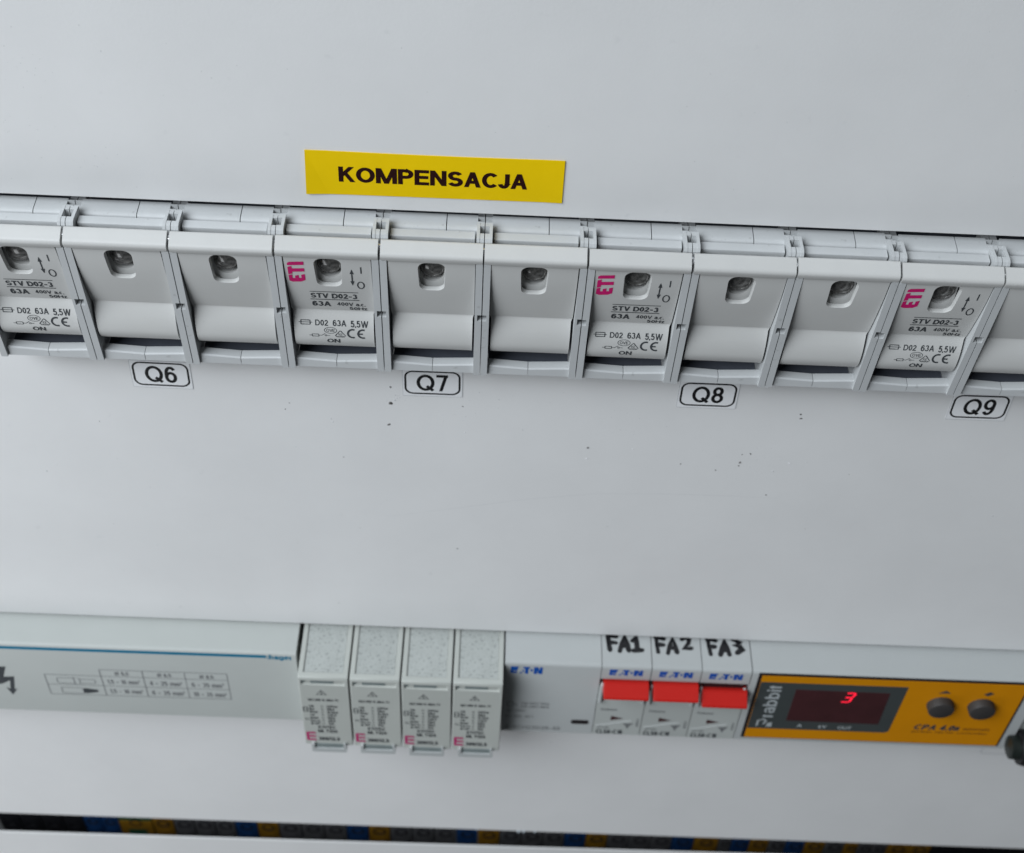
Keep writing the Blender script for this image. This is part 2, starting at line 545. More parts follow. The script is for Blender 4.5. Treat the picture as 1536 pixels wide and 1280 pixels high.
# ------------------------------------------------------------------ cover plates (the setting)
def plate(name, xs, zs, holes, p0, p1, label):
    b = MB()
    bm = b.bm
    g = {}

    def vert(i, k, p):
        if (i, k, p) not in g:
            g[(i, k, p)] = bm.verts.new(V(xs[i], p, zs[k]))
        return g[(i, k, p)]
    solid = lambda i, k: 0 <= i < len(xs) - 1 and 0 <= k < len(zs) - 1 and (i, k) not in holes
    for i in range(len(xs) - 1):
        for k in range(len(zs) - 1):
            if not solid(i, k):
                continue
            for p in (p0, p1):
                bm.faces.new([vert(i, k, p), vert(i + 1, k, p), vert(i + 1, k + 1, p), vert(i, k + 1, p)])
            for (di, dk, e) in ((-1, 0, ((i, k), (i, k + 1))), (1, 0, ((i + 1, k), (i + 1, k + 1))), (0, -1, ((i, k), (i + 1, k))), (0, 1, ((i, k + 1), (i + 1, k + 1)))):
                if not solid(i + di, k + dk):
                    (a, c), (d, f) = e
                    bm.faces.new([vert(a, c, p0), vert(d, f, p0), vert(d, f, p1), vert(a, c, p1)])
    o = b.build(name, M['plate'], None, bevel=0.35, seg=3)
    return tag(o, label, 'cover plate', None, 'structure')


plate('cover_plate', [-330, -290, 300, 330], [-347.4, -243.0, -192.6, -51.0, 0.0, 110.0], {(1, 1), (1, 3)}, -1.6, 0,
      'white sheet cover plate with a long cutout for each row of devices')
lp = plate('lower_cover_plate', [-330, 330], [-440, 0], set(), -0.8, 0,
           'white cover plate below the dark slot, at the foot of the photo')
lp.location = V(0, 0, -363.1)
lp.rotation_euler = (0, -math.radians(0.55), 0)

bk = MB().box(-340, 340, -72, -70, -460, 120).build('cabinet_back', M['back'])
tag(bk, 'dark back of the cabinet seen through the slot between the plates', 'cabinet back', None, 'structure')

# ------------------------------------------------------------------ fuse switches (upper row)
LID = [(10.8, -.95, 13.2), (11.5, -.38, 13.2), (12.4, -.62, 13.2), (14.0, -1.55, 13.2), (14.9, -2.15, 13.2), (15.25, -2.75, 13.2), (15.25, -3.4, 13.2), (14.95, -4.3, 13.2),
       (14.72, -4.8, 11.4), (14.3, -6, 11.4), (13.3, -12, 11.4), (12.0, -18, 11.4), (10.45, -24, 11.4), (9.5, -27.2, 11.4),
       (9.25, -28.0, 11.2), (9.4, -28.9, 11.0), (9.85, -30.5, 11.0), (10.4, -33.0, 11.0), (10.65, -35.8, 11.0), (10.5, -38.6, 11.0), (9.6, -40.9, 11.0),
       (8.2, -42.5, 11.0), (6.4, -43.3, 11.0)]


def catmull(pts, n=4):
    out = []
    for i in range(len(pts) - 1):
        a, b, c, d = pts[max(0, i - 1)], pts[i], pts[i + 1], pts[min(len(pts) - 1, i + 2)]
        for k in range(n):
            t = k / n
            out.append(tuple(0.5 * (2 * b[j] + (c[j] - a[j]) * t + (2 * a[j] - 5 * b[j] + 4 * c[j] - d[j]) * t * t + (3 * b[j] - a[j] - 3 * c[j] + d[j]) * t ** 3) for j in range(len(b))))
    return out + [pts[-1]]


LIDC = catmull([q[:2] for q in LID])
LID_FRONT = [q for q in LIDC if q[1] < -4.7]


def lid_p(z):
    for a, b in zip(LID_FRONT, LID_FRONT[1:]):
        if a[1] >= z >= b[1]:
            t = (a[1] - z) / (a[1] - b[1] + 1e-9)
            return a[0] + t * (b[0] - a[0])
    return LID_FRONT[0][0]


def lid_surf(u, v):
    return (u - 13.5, lid_p(v) + 0.05, v)


def make_lid_mesh():
    # shell: front curve with its own half width, back curve offset inwards
    n = len(LIDC)
    hws = []
    for p, z in LIDC:
        hw = 13.2 if z > -4.6 else (11.28 if z > -27.6 else max(10.9, 11.28 - (-27.6 - z) * .3))
        hws.append(hw)
    rings = []
    for i, (p, z) in enumerate(LIDC):
        a, c = LIDC[max(0, i - 1)], LIDC[min(n - 1, i + 1)]
        tx, tz = c[0] - a[0], c[1] - a[1]
        l = math.hypot(tx, tz)
        nx, nz = tz / l, -tx / l           # points inward
        bp, bz = p + nx * 1.3, z + nz * 1.3
        rings.append([(-hws[i], p, z), (hws[i], p, z), (hws[i], bp, bz), (-hws[i], bp, bz)])
    b = MB()
    b.loft(rings)
    return b


def make_pole(unit, x0, marked):
    """one pole, 27 mm wide, left boundary at x0 (unit coordinates)"""
    cx = x0 + 13.5
    # --- two shells of the top cover, grooved near the pole boundaries
    base = [(-2.25, -9), (-2.25, -2.4)]
    end = [(2.0, -2.55), (2.7, -2.7), (3.15, -3.05), (3.35, -3.6), (3.35, -9)]
    plain = base + end
    groove = [(-2.25, -9), (-2.25, -4.5), (-1.7, -4.5), (-1.7, -2.42), (-1.2, -2.42), (-1.2, -4.4), (0.2, -4.4), (0.2, -2.48)] + end
    for a, c, gl, gr in ((0.12, 16.75, True, False), (16.98, 26.88, False, True)):
        b = MB()
        if gl:
            b.prism(groove, x0 + a, x0 + 1.9)
            b.prism(plain, x0 + 1.9, x0 + c)
        else:
            b.prism(plain, x0 + a, x0 + 25.1)
            b.prism(groove, x0 + 25.1, x0 + c)
        b.build('top_cover', M['house'], unit, smooth=35)
    # --- hinge rail
    b = MB().prism([(5.0, -2.0), (7.3, -2.05), (7.65, -2.2), (7.75, -2.5), (7.0, -5.0), (7.0, -8), (5.0, -8)], x0 + 2.55, x0 + 24.45)
    b.build('hinge_rail', M['house'], unit, smooth=40)
    # --- dark fuse base; the floor shares its colour to paint in recess shade
    MB().box(x0 + 0.2, x0 + 26.8, -16, -9, -50.2, -10).build('inner_base', M['dark'], unit)
    MB().box(x0 + 2.1, x0 + 24.9, -9, 6.4, -50.3, -49.9).build('inner_floor', M['dark'], unit)
    b = MB()
    b.box(x0 + 3, x0 + 10, -9, -5.5, -46.8, -12)
    b.box(x0 + 17, x0 + 24, -9, -5.5, -46.8, -12)
    b.build('fuse_carrier', M['dark'], unit, bevel=0.3)
    for side in (0, 1):
        def X(v):
            return x0 + v if side == 0 else x0 + 27 - v
        # --- divider rib, notched at mid height
        full = [(13.2, -3.7), (14.1, -4.1), (14.55, -5.0), (10.3, -48.2), (10.1, -50.4), (-8, -50.4), (-8, -3.7)]
        d = lambda z: 14.55 + (z + 5.0) * (14.55 - 10.3) / 43.2
        notched = [(13.2, -3.7), (14.1, -4.1), (14.55, -5.0), (d(-24.7), -24.7), (d(-24.7) - 7, -24.7), (d(-26.6) - 7, -26.6), (d(-27.1), -27.1), (10.3, -48.2), (10.1, -50.4), (-8, -50.4), (-8, -3.7)]
        b = MB()
        for prof, a, c in ((notched, 0.13, 1.25), (full, 1.25, 1.95)):
            x_a, x_c = sorted((X(a), X(c)))
            b.prism(prof, x_a, x_c)
        b.build('divider_rib', M['house'], unit)
        # --- front sill half, lower towards the middle
        b = MB()
        r = []
        for xx, dz in ((1.95, 0), (13.42, -0.75)):
            r.append([(X(xx), 6.6, -46.9 + dz), (X(xx), 9.0, -47.0 + dz), (X(xx), 9.35, -47.4 + dz), (X(xx), 9.3, -50.4), (X(xx), 6.6, -50.4)])
        b.loft(r)
        b.build('front_sill', M['house'], unit, smooth=30)
        # --- hinge bracket half, with half of a square hole
        b = MB()
        x_a, x_c = sorted((X(1.25), X(2.05)))
        b.prism([(2.6, -7), (2.6, -0.75), (8.2, -0.35), (9.2, -0.7), (9.7, -1.6), (9.7, -7)], x_a, x_c)
        x_a, x_c = sorted((X(.1), X(1.25)))
        b.prism([(2.6, -12), (2.6, -0.85), (4.2, -0.7), (4.2, -11), (7.3, -11), (7.3, -.5), (8.2, -0.45), (9.1, -0.8), (9.6, -1.7), (9.6, -12)], x_a, x_c)
        b.build('hinge_bracket', M['house'], unit, smooth=25)
    # --- the lid with its window
    lid = bpy.data.objects.get('fuse_lid')
    if lid is None:
        lid = make_lid_mesh().build('fuse_lid', M['lid'], None, smooth=40)
        zc = -11.35
        rings = []
        for p, hx, z0, z1, r in ((20, 4.2, -18.0, -4.4, 2.6), (14.2, 3.65, -17.1, -5.2, 2.4), (12.6, 3.3, -16.7, -5.6, 2.2), (11.3, 3.15, -16.3, -5.9, 2.1), (2, 3.05, -16.0, -6.0, 2.0)):
            rings.append([(x, p, z) for x, z in rrect(-hx, hx, z0, z1, r)])
        cutter = MB().loft(rings).build('cutter', M['lid'])
        cut(lid, cutter, 33)
        lid.parent = unit
        # collar: a rounded tube behind the window
        hx = 3.9
        ro = [[(x, p, z) for x, z in rrect(-hx, hx, -17.4, -5, 2.6)] for p in (10.3, 7.0)]
        ri = [[(x, p, z) for x, z in rrect(-2.95, 2.95, -15.0, -6.0, 2.7)] for p in (7.0, 10.3)]
        b = MB()
        b.loft(ro + ri + [ro[0]], caps=False)
        b.build('window_collar', M['lid'], lid, smooth=40)
        lens = MB().cyl(0, -9.9, [(4.5, 3.35), (10.4, 3.35), (10.85, 3.15), (10.9, 2.9), (10.6, 2.75), (10.65, 2.0), (11.05, 1.2), (11.15, 0.4)]).build('fuse_cap', M['dlens'], lid, smooth=50)
        MB().box(-4, 4, 2.5, 4.4, -19, -4).build('fuse_holder', M['cap'], lid)
        lid.location = V(cx, 0, 0)
    else:
        lid = copy_tree(lid, unit)
        lid.location = V(cx, 0, 0)
        for ch in list(lid.children):
            if ch.name.split('.')[0] in ('printed_text', 'brand_mark'):
                bpy.data.objects.remove(ch)
    return lid


def print_lid(lid):
    t = Print()
    t.poly([(21.9, -8.0), (22.25, -8.0), (22.25, -10.6), (21.9, -10.6)])
    t.ring(21.75, -15.6, 0.85, 1.45, 0.35)
    t.stroke([(19.6, -10.3), (19.6, -14.6)], 0.36)
    t.poly([(19.6, -9.0), (20.15, -10.9), (19.05, -10.9)])
    t.poly([(19.6, -15.8), (19.05, -13.9), (20.15, -13.9)])
    t.stroke([(7.9, -19.15), (20.8, -19.05)], 0.24)
    t.stroke([(7.8, -22.75), (20.9, -22.65)], 0.28)
    t.text('STV D02-3', 8.0, 20.4, -22.1, -19.75, 0.027)
    t.text('63A', 8.1, 13.1, -26.0, -23.7, 0.025)
    t.text('400V a.c.', 14.8, 22.4, -25.5, -23.9, 0.018)
    t.text('50Hz', 18.0, 22.8, -27.5, -26.1, 0.018)
    # fuse symbol and rating
    t.stroke(rrect(4.5, 7.0, -32.6, -31.3, .05, 1), 0.2, True)
    t.stroke([(3.9, -31.95), (7.6, -31.95)], 0.2)
    t.text('D02', 8.4, 11.9, -32.9, -31.0, 0.016)
    t.text('63A', 13.2, 16.9, -32.9, -31.0, 0.016)
    t.text('5,5W', 18.1, 22.9, -33.25, -31.0, 0.016)
    t.ring(12.5, -34.45, 1.7, 1.05, 0.16)
    t.text('OVE', 11.35, 13.65, -34.95, -33.95, 0.010)
    t.stroke([(13.75, -36.3), (15.05, -34.5), (15.25, -34.5), (16.6, -36.3), (16.1, -36.75), (14.2, -36.75)], 0.18, True)
    t.stroke([(14.0, -36.45), (16.3, -36.45)], 0.12)
    t.text('KE', 14.65, 15.75, -36.2, -35.3, 0.0)
    t.arc(18.6, -35.35, 1.35, 1.45, 70, 290, 0.54)
    t.arc(21.4, -35.35, 1.35, 1.45, 70, 290, 0.54)
    t.stroke([(20.1, -35.35), (21.35, -35.35)], 0.5)
    t.stroke([(6.6, -36.35), (7.4, -36.35)], 0.15)
    t.stroke(rrect(7.4, 9.2, -36.75, -35.95, .04, 1), 0.17, True)
    t.stroke([(9.2, -36.35), (10.0, -36.35), (11.0, -35.6)], 0.15)
    t.ring(11.15, -36.3, .26, .26, .13, 10)
    t.stroke([(11.4, -36.3), (12.3, -36.3)], 0.14)
    t.text('ON', 11.4, 15.0, -39.2, -37.55, 0.022)
    t.build('printed_text', M['ink'], lid, lid_surf, 0.6)
    e = Print()
    # stylised slanted letters, turned a quarter so that they read upwards
    def L(pts):     # (a along the word, b up the letter) -> lid coordinates
        return [(7.3 - 4.3 * b + 0.0, -15.2 + 8.3 * (a + 0.045 * (1 - b))) for a, b in pts]
    e.poly(L([(0.0, .26), (.08, 0), (.19, 0), (.19, 1), (.06, 1), (0.0, .8)]))
    e.poly(L([(.18, 0), (.38, 0), (.345, .23), (.18, .23)]))
    e.poly(L([(.18, .385), (.345, .385), (.31, .61), (.18, .61)]))
    e.poly(L([(.18, .77), (.38, .77), (.345, 1), (.18, 1)]))
    e.poly(L([(.42, .75), (.79, .75), (.75, 1), (.38, 1)]))
    e.poly(L([(.51, 0), (.67, 0), (.67, .76), (.51, .76)]))
    e.poly(L([(.83, 0), (.99, 0), (.99, .86), (.94, 1), (.83, 1)]))
    e.build('brand_mark', M['magenta'], lid, lid_surf, 0.6)


UG = 'fuse switches in the upper row'
unit = empty('fuse_switch', -81, 0, 0)
lids = [make_pole(unit, 27 * k, k == 0) for k in range(3)]
for k in (1, 2):     # metal link between the lids of one switch
    MB().cylx(12.0, -2.7, [(27 * k - 1.2, 1.1), (27 * k + 1.2, 1.1)], 16).build('link_bar', M['chrome'], unit, smooth=40)
print_lid(lids[0])
units = [copy_tree(unit), unit, copy_tree(unit), copy_tree(unit)]
for k, (u, lab) in enumerate(zip(units, (
        'grey three-pole fuse switch above the Q6 sticker, its left pole cut by the photo edge',
        'grey three-pole fuse switch just under the yellow label, above the Q7 sticker',
        'grey three-pole fuse switch above the Q8 sticker',
        'grey three-pole fuse switch at the right photo edge, above the Q9 sticker'))):
    u.location = V(-162 + 81 * k, 0, (0.0, 0.15, 0.0, -0.3)[k])
    tag(u, lab, 'fuse switch', UG)
    for ch in u.children:
        if ch.name.startswith('fuse_lid'):
            ch.location.z += random.uniform(-.12, .12) * S
            ch.location.x += random.uniform(-.1, .1) * S
            ch.rotation_euler = (math.radians(random.uniform(-.35, .35)), math.radians(random.uniform(-.15, .15)), 0)

# ------------------------------------------------------------------ stickers
yl = MB()
n = 12
xs0 = [(-73.25 + (-7.3 + 73.25) * i / n) for i in range(n + 1)]
def lift(i, low):
    return .45 * max(0, 1 - i / 1.6) ** 2 * low + .12 * max(0, (i - n + 1.2) / 1.2) ** 2


yl.loft([[(x, 0.03 + lift(i, .3), 18.6 - .25 * math.sin(math.pi * i / n)), (x, 0.2 + lift(i, .3), 18.6 - .25 * math.sin(math.pi * i / n)),
          (x + (-.35 if i == 0 else 0), 0.2 + lift(i, 1), 4.75 + .25 * i / n), (x + (-.35 if i == 0 else 0), 0.03 + lift(i, 1), 4.75 + .25 * i / n)] for i, x in enumerate(xs0)])
ylo = yl.build('name_label', M['yellow'])
tag(ylo, 'yellow label reading KOMPENSACJA on the white plate above the fuse switches', 'label')
Print().text('KOMPENSACJA', -65.1, -16.55, 8.95, 14.1, 0.029).build('printed_text', M['brown'], ylo, front(0.24))

for txt, cx, cz, rot in (('Q6', -121.0, -65.7, 0.6), ('Q7', -41.0, -64.7, -0.4), ('Q8', 40.7, -65.0, -0.2), ('Q9', 121.8, -65.5, -0.5)):
    s = MB().slab(rrect(-8.9, 8.9, -5.7, 5.6, .25, 2), 0.02, 0.11).build('marker_sticker', M['clear'])
    s.location = V(cx, 0, cz)
    s.rotation_euler = (0, math.radians(rot), 0)
    tag(s, 'white sticker reading %s in a black rounded frame below the fuse switches' % txt, 'sticker', 'stickers below the fuse switches')
    Print().stroke(rrect(-8.0, 8.0, -4.55, 4.75, 2.3), 0.6, True).build('printed_frame', M['black'], s, front(0.14))
    Print().text(txt, -4.7, 4.6, -3.55, 3.55, 0.014).build('printed_text', M['black'], s, front(0.14))
    Print().stroke(rrect(-8.85, 8.85, -5.65, 5.55, .2, 1), 0.12, True).build('sticker_edge', M['tape_edge'], s, front(0.13))

# ------------------------------------------------------------------ lower row
NOSE = [(-12, -242), (-12, -194.0), (10.9, -193.9), (11.8, -194.1), (12.3, -194.6), (12.5, -195.4), (12.5, -240.6), (11.6, -241.6), (11.0, -242)]
GL = 'devices in the lower row'

# --- terminal cover with the teal stripe
tc = empty('terminal_cover', -170, 0, -218)


def at(parent):
    x, y, z = parent.location / S
    return Vector((x, -y, z))


def rel(o):
    """move a mesh built in panel coordinates under a thing placed elsewhere"""
    o.location = -o.parent.location
    return o


rel(MB().prism([(p - .1, z + (2.2 if z < -230 else 0)) for p, z in NOSE], -290, -89.0).build('cover_body', M['dev'], tc, smooth=40))
rel(Print().poly([(-290, -195.55), (-99.7, -195.05), (-99.7, -196.75), (-290, -197.35)]).build('printed_stripe', M['teal'], tc, front(12.44)))
rel(Print().text(':hager', -99.4, -90.8, -198.1, -194.6, 0.022).build('brand_mark', M['teal'], tc, front(12.44)))
t = Print()
cols = [-161.1, -145.7, -130.4, -115.0]
t.stroke([(-181.6, -212.9), (cols[-1], -212.6)], .28)
t.stroke([(-181.6, -219.4), (cols[-1], -219.0)], .28)
t.stroke([(-181.6, -226.1), (cols[-1], -225.5)], .28)
t.stroke([(cols[0], -208.5), (cols[-1], -208.2)], .28)
t.stroke([(-181.6, -212.9), (-181.6, -226.1)], .28)
for c in cols:
    t.stroke([(c, -208.4), (c, -225.8)], .28)
for k, (h, r1, r2) in enumerate((('Ø 5,5', '1,5 - 16 mm²', '1,5 - 16 mm²'), ('Ø 6,5', '4 - 25 mm²', '6 - 35 mm²'), ('Ø 8,5', '6 - 35 mm²', '10 - 35 mm²'))):
    c = cols[k]
    t.text(h, c + 5.2, c + 10.4, -212.0, -209.6, .024)
    t.text(r1, c + 1.8, c + 13.6, -217.9, -214.9, .020)
    t.text(r2, c + 1.8, c + 13.9, -224.3, -221.3, .020)
# ferrule and stripped wire drawings
t.stroke(rrect(-177.6, -171.4, -218.4, -214.8, .8, 3), .25, True)
t.stroke([(-171.4, -214.3), (-169.4, -214.9), (-169.4, -218.4), (-171.4, -218.9)], .25, True)
t.stroke(rrect(-169.4, -163.8, -218.0, -215.4, .5, 3), .25, True)
t.stroke(rrect(-177.0, -169.2, -225.1, -221.3, .3, 2), .3, True)
rel(t.build('printed_table', M['faint'], tc, front(12.44)))
rel(Print().poly([(-169.1, -221.8), (-168.3, -221.4), (-164.0, -222.2), (-163.5, -223.0), (-164.0, -223.9), (-168.3, -225.0), (-169.1, -224.8)]).build('printed_wire', M['ink'], tc, front(12.44)))
rel(Print().poly([(-200, -208.9), (-194.7, -208.7), (-196.9, -215.6), (-198.2, -220.3), (-203, -222)]).poly([(-198.2, -220.3), (-196.9, -215.6), (-193.0, -215.1), (-194.9, -217.8), (-195.2, -218.0)]).poly(
    [(-195.0, -217.6), (-193.0, -215.1), (-194.6, -224.0), (-193.5, -223.4), (-196.0, -227.8), (-197.5, -222.6), (-196.1, -223.7)]).build('printed_bolt', M['ink'], tc, front(12.45)))
tag(tc, 'long grey terminal cover with a teal stripe at the left photo edge', 'terminal cover')

# --- four surge arresters
sp = empty('surge_arrester', -87.6, 0, -218)
W = 18.1
b = MB()
# body as a side profile with a raised rim left and right of a dusty top
body = [(-12, -241), (-12, -194.2), (20.4, -193.9), (21.3, -194.2), (21.6, -195.0), (21.3, -240.2), (20.6, -241)]
rel_x = -87.6
ob = MB().prism(body, rel_x + .25, rel_x + W - .25).build('arrester_body', M['spd'])
bpy.context.view_layer.update()
# sink the top panel and the slot
c1 = MB().box(rel_x + 2.0, rel_x + W - 2.0, -20, 19.2, -194.65, -190).build('cutter', M['spd'])
ob.modifiers.clear()
cut(ob, c1, 30)
c2 = MB().box(rel_x + 1.3, rel_x + W - 1.6, 20.95, 30, -198.7, -195.9)
cut(ob, c2.build('cutter', M['spd']), 30)
bv = ob.modifiers.new('bevel', 'BEVEL')
bv.width, bv.segments, bv.limit_method, bv.angle_limit = .22 * S, 2, 'ANGLE', math.radians(35)
ob.parent = sp
rel(ob)
rel(MB().box(rel_x + 2.15, rel_x + W - 2.15, -11, 19.05, -195.4, -194.5).build('dusty_top', M['dust'], sp))
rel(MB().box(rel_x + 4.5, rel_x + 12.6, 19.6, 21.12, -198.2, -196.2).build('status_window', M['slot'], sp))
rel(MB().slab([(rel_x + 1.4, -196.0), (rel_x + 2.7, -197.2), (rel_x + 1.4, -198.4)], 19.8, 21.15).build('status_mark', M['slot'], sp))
# pull tab loop at the foot
b = MB()
x0, x1 = rel_x + 2.6, rel_x + 15.6
b.loft([[(x, p, z) for x, z in q] for p, q in ((19.0, rrect(x0, x1, -243.9, -238.4, .8, 3)), (22.4, rrect(x0, x1, -243.9, -238.4, .8, 3)))])
tab = b.build('pull_tab', M['devw'])
cut(tab, MB().box(x0 + 1.1, x1 - 1.1, 10, 30, -241.5, -238.0).build('cutter', M['dev']), 30)
tab.parent = sp
rel(tab)
rel(MB().box(x0 + 1.0, x1 - 1.0, 16, 21.75, -241.6, -239.4).build('tab_hole_shade', M['slot'], sp))  # solid block in the tab hole, its dark grey paints the shade there
t = Print()
X = rel_x
t.stroke([(X + 6.3, -204.9), (X + 8.0, -202.0), (X + 9.7, -204.9)], .32, True)
t.stroke([(X + 8.0, -202.9), (X + 7.7, -204.0), (X + 8.4, -203.8), (X + 8.0, -204.7)], .3)
t.text('SECURE-R 20kA-T1', X + 2.9, X + 13.8, -209.3, -207.7, .024)
rows = [('Un', '230Vac'), ('In', '20kA'), ('Iimp', '12,5kA'), ('Up', '1,5kV'), ('Imax', '50kA'), ('Isccr', '25kA'), ('gL/gG', '35A')]
for k, (a, c) in enumerate(rows):
    z = -212.1 - k * 2.02
    t.text(a, X + 3.1, X + 3.1 + .58 * len(a) + .6, z - 1.5, z, .026)
    t.stroke([(X + 7.3, z - .5), (X + 8.2, z - .5)], .25)
    t.stroke([(X + 7.3, z - 1.0), (X + 8.2, z - 1.0)], .25)
    t.text(c, X + 9.4, X + 9.4 + .62 * len(c) + .3, z - 1.55, z, .026)
t.stroke(rrect(X + 1.0, X + 2.4, -216.8, -213.6, .1, 1), .3, True)
t.stroke([(X + 1.0, -215.2), (X + 2.4, -215.2)], .3)
t.text('T1', X + 1.1, X + 2.4, -222.8, -221.4, .02)
t.text('ETITEC', X + 5.6, X + 12.0, -228.6, -226.6, .026)
t.text('ML T12/A', X + 5.4, X + 12.6, -231.4, -229.3, .030)
t.text('300/12,5', X + 5.2, X + 13.2, -237.2, -234.7, .034)
rel(t.build('printed_text', M['ink'], sp, lambda u, v: (u, 21.6 - (-195 - v) * .3 / 45.2 + .06, v)))
e = Print()
e.poly([(X + 1.0, -237.3), (X + 1.8, -237.3), (X + 1.8, -231.3), (X + 0.9, -231.3)])
for z in (-232.4, -234.8, -237.3):
    e.poly([(X + 1.7, z), (X + 4.6, z), (X + 4.2, z + 1.15), (X + 1.7, z + 1.15)])
rel(e.build('brand_mark', M['crimson'], sp, lambda u, v: (u, 21.6 - (-195 - v) * .3 / 45.2 + .06, v)))
labs = ['grey surge arrester standing beside the long terminal cover', 'grey surge arrester, second from the terminal cover', 'grey surge arrester, second from the wide plain grey module',
        'grey surge arrester standing right beside the wide plain grey module']
for k in range(4):
    s = sp if k == 0 else copy_tree(sp)
    s.location = V(-87.6 + 18.22 * k, random.uniform(-.12, .12), -218 - .12 * k)
    tag(s, labs[k], 'surge arrester', 'surge arresters in the lower row')

# --- the wide module with the small dark window
sc_ = empty('relay_module', 2, 0, -218)
ob = rel(MB().prism(NOSE, -14.55, 19.9).build('module_body', M['devw'], sc_, smooth=40))
rel(MB().slab(rrect(11.5, 18.1, -233.6, -231.0, .9, 4), 12.2, 12.75).build('indicator_window', M['rim'], sc_, bevel=.12))


def eaton(pr, x0, x1, z0, z1):
    w_ = (x1 - x0)
    q = lambda a, b: (x0 + w_ * a, z0 + (z1 - z0) * b)
    pr.poly([q(0, 0), q(.20, 0), q(.21, .28), q(.08, .28), q(.08, .38), q(.21, .38), q(.22, .66), q(.26, 1), q(.01, 1)])
    pr.poly([q(.27, 0), q(.37, 0), q(.34, .3)])
    pr.poly([q(.36, .45), q(.40, .2), q(.43, .2), q(.40, .62)])
    pr.poly([q(.40, 1), q(.60, 1), q(.59, .72), q(.40, .72)])
    pr.poly([q(.455, .75), q(.555, .75), q(.555, 0), q(.455, 0)])
    pr.poly([q(.63, .35), q(.69, .35), q(.69, .68), q(.63, .68)])
    pr.poly([q(.73, 0), q(.83, 0), q(.83, 1), q(.73, 1)])
    pr.poly([q(.80, 1), q(.86, 1), q(.95, 0), q(.88, 0)])
    pr.poly([q(.91, 0), q(1, 0), q(1, 1), q(.91, 1)])


e = Print()
eaton(e, -12.5, -1.0, -200.4, -196.0)
rel(e.build('brand_mark', M['blue'], sc_, front(12.56)))
t = Print()
t.stroke(rrect(-12.8, -10.6, -222.6, -219.9, .1, 1), .25, True)
t.stroke([(-10.6, -221.2), (-9.4, -221.2), (-9.4, -222.4)], .25)
t.text('230-240V 50Hz', -7.7, 2.7, -221.2, -219.7, .008)
t.text('230-240V 60Hz', -7.7, 2.7, -223.5, -222.0, .008)
t.text('Un = 440V~', -13.0, -5.6, -226.5, -224.9, .006)
t.text('In = 25A  AC1', -13.0, -3.0, -230.6, -229.0, .006)
t.text('Z-SCH230/25-40', -13.2, 7.6, -238.8, -236.4, .008)
rel(t.build('printed_text', M['faint'], sc_, front(12.56)))
tag(sc_, 'wide plain grey relay module with a small black window, between arresters and red-lever breakers', 'relay module')

# --- three breakers with red levers
br = empty('circuit_breaker', 20.0, 0, -218)
X = 20.0
Wb = 17.95
# the nose stops under the lever; the lower front sits a little deeper
rel(MB().prism([(-12, -207), (-12, -194.0), (10.9, -193.9), (11.8, -194.1), (12.3, -194.6), (12.5, -195.4), (12.5, -202.0), (9, -203.2), (9, -207)], X + .14, X + Wb - .14).build('upper_body', M['devw'], br, smooth=35))
b = MB()
b.prism([(-12, -242), (-12, -207), (9, -207), (9, -214.6), (12.1, -216.0), (12.4, -216.6), (12.4, -240.6), (11.5, -242)], X + 2.6, X + Wb - 2.0)
b.prism([(-12, -242), (-12, -207), (12.4, -207), (12.4, -240.6), (11.5, -242)], X + .14, X + 2.6)
b.prism([(-12, -242), (-12, -207), (12.4, -207), (12.4, -240.6), (11.5, -242)], X + Wb - 2.0, X + Wb - .14)
rel(b.build('lower_body', M['dev'], br, smooth=20))
for xa, xb in ((X + .5, X + 1.5), (X + Wb - 1.7, X + Wb - .7)):
    rel(MB().prism([(12.4, -204.5), (13.6, -205.0), (13.8, -216.5), (13.0, -217.8), (12.4, -217.8)], xa, xb).build('lever_guide', M['devw'], br, bevel=.2))
lev = MB().prism([(9.5, -203.6), (13.6, -201.9), (14.6, -202.0), (18.6, -204.6), (19.0, -205.4), (18.6, -206.2), (14, -208.2), (9.5, -208.2)], X + 1.35, X + Wb - .35).build('red_lever', M['red'], br, bevel=.22)
rel(lev)
e = Print()
eaton(e, X + 2.9, X + 14.9, -199.3, -195.7)
rel(e.build('brand_mark', M['blue'], br, front(12.56)))
rel(Print().poly([(X + 6.2, -227.4), (X + 10.9, -228.9), (X + 6.2, -230.3)]).build('status_wedge', M['wedge'], br, front(12.5)))
rel(MB().loft([[(X + .9, 12.3, -234.9), (X + .9, 12.55, -234.6), (X + .9, 12.3, -234.3)], [(X + 14.0, 12.3, -230.5), (X + 14.0, 12.55, -230.3), (X + 14.0, 12.3, -230.1)]]).build('marker_ridge', M['devw'], br))
t = Print()
t.text('Release', X + 2.0, X + 8.0, -223.6, -222.0, .008)
t.text('xPole', X + 1.6, X + 6.0, -236.2, -234.9, .006)
t2_ = Print().text('CLS6-C16', X + 1.4, X + 11.4, -240.2, -237.2, .03)
rel(t2_.build('printed_text', M['ink'], br, front(12.47)))
t.poly([(X + 11.0, -232.6), (X + 15.0, -232.2), (X + 13.6, -234.2), (X + 13.0, -236.4), (X + 12.2, -234.2)])
t.text('400V', X + 15.9, X + 16.9, -234.5, -228.8, .01, rot=True)
rel(t.build('printed_text', M['faint'], br, front(12.47)))


def hand(parent, strokes, x0):
    h = Print()
    for s_ in strokes:
        pts = [(x0 + a + random.uniform(-.12, .12), bb + .75 + random.uniform(-.12, .12)) for a, bb in s_]
        h.stroke(pts, [random.uniform(1.35, 2.0) for _ in pts])
        for a, bb in (pts[0], pts[-1]):
            h.poly([(a + .8 * math.cos(k * math.pi / 4), bb + .8 * math.sin(k * math.pi / 4)) for k in range(8)])
    o = h.build('handwriting', M['marker'], parent, top(-193.84))
    o.location = V(-20, 0, 218)
    return o


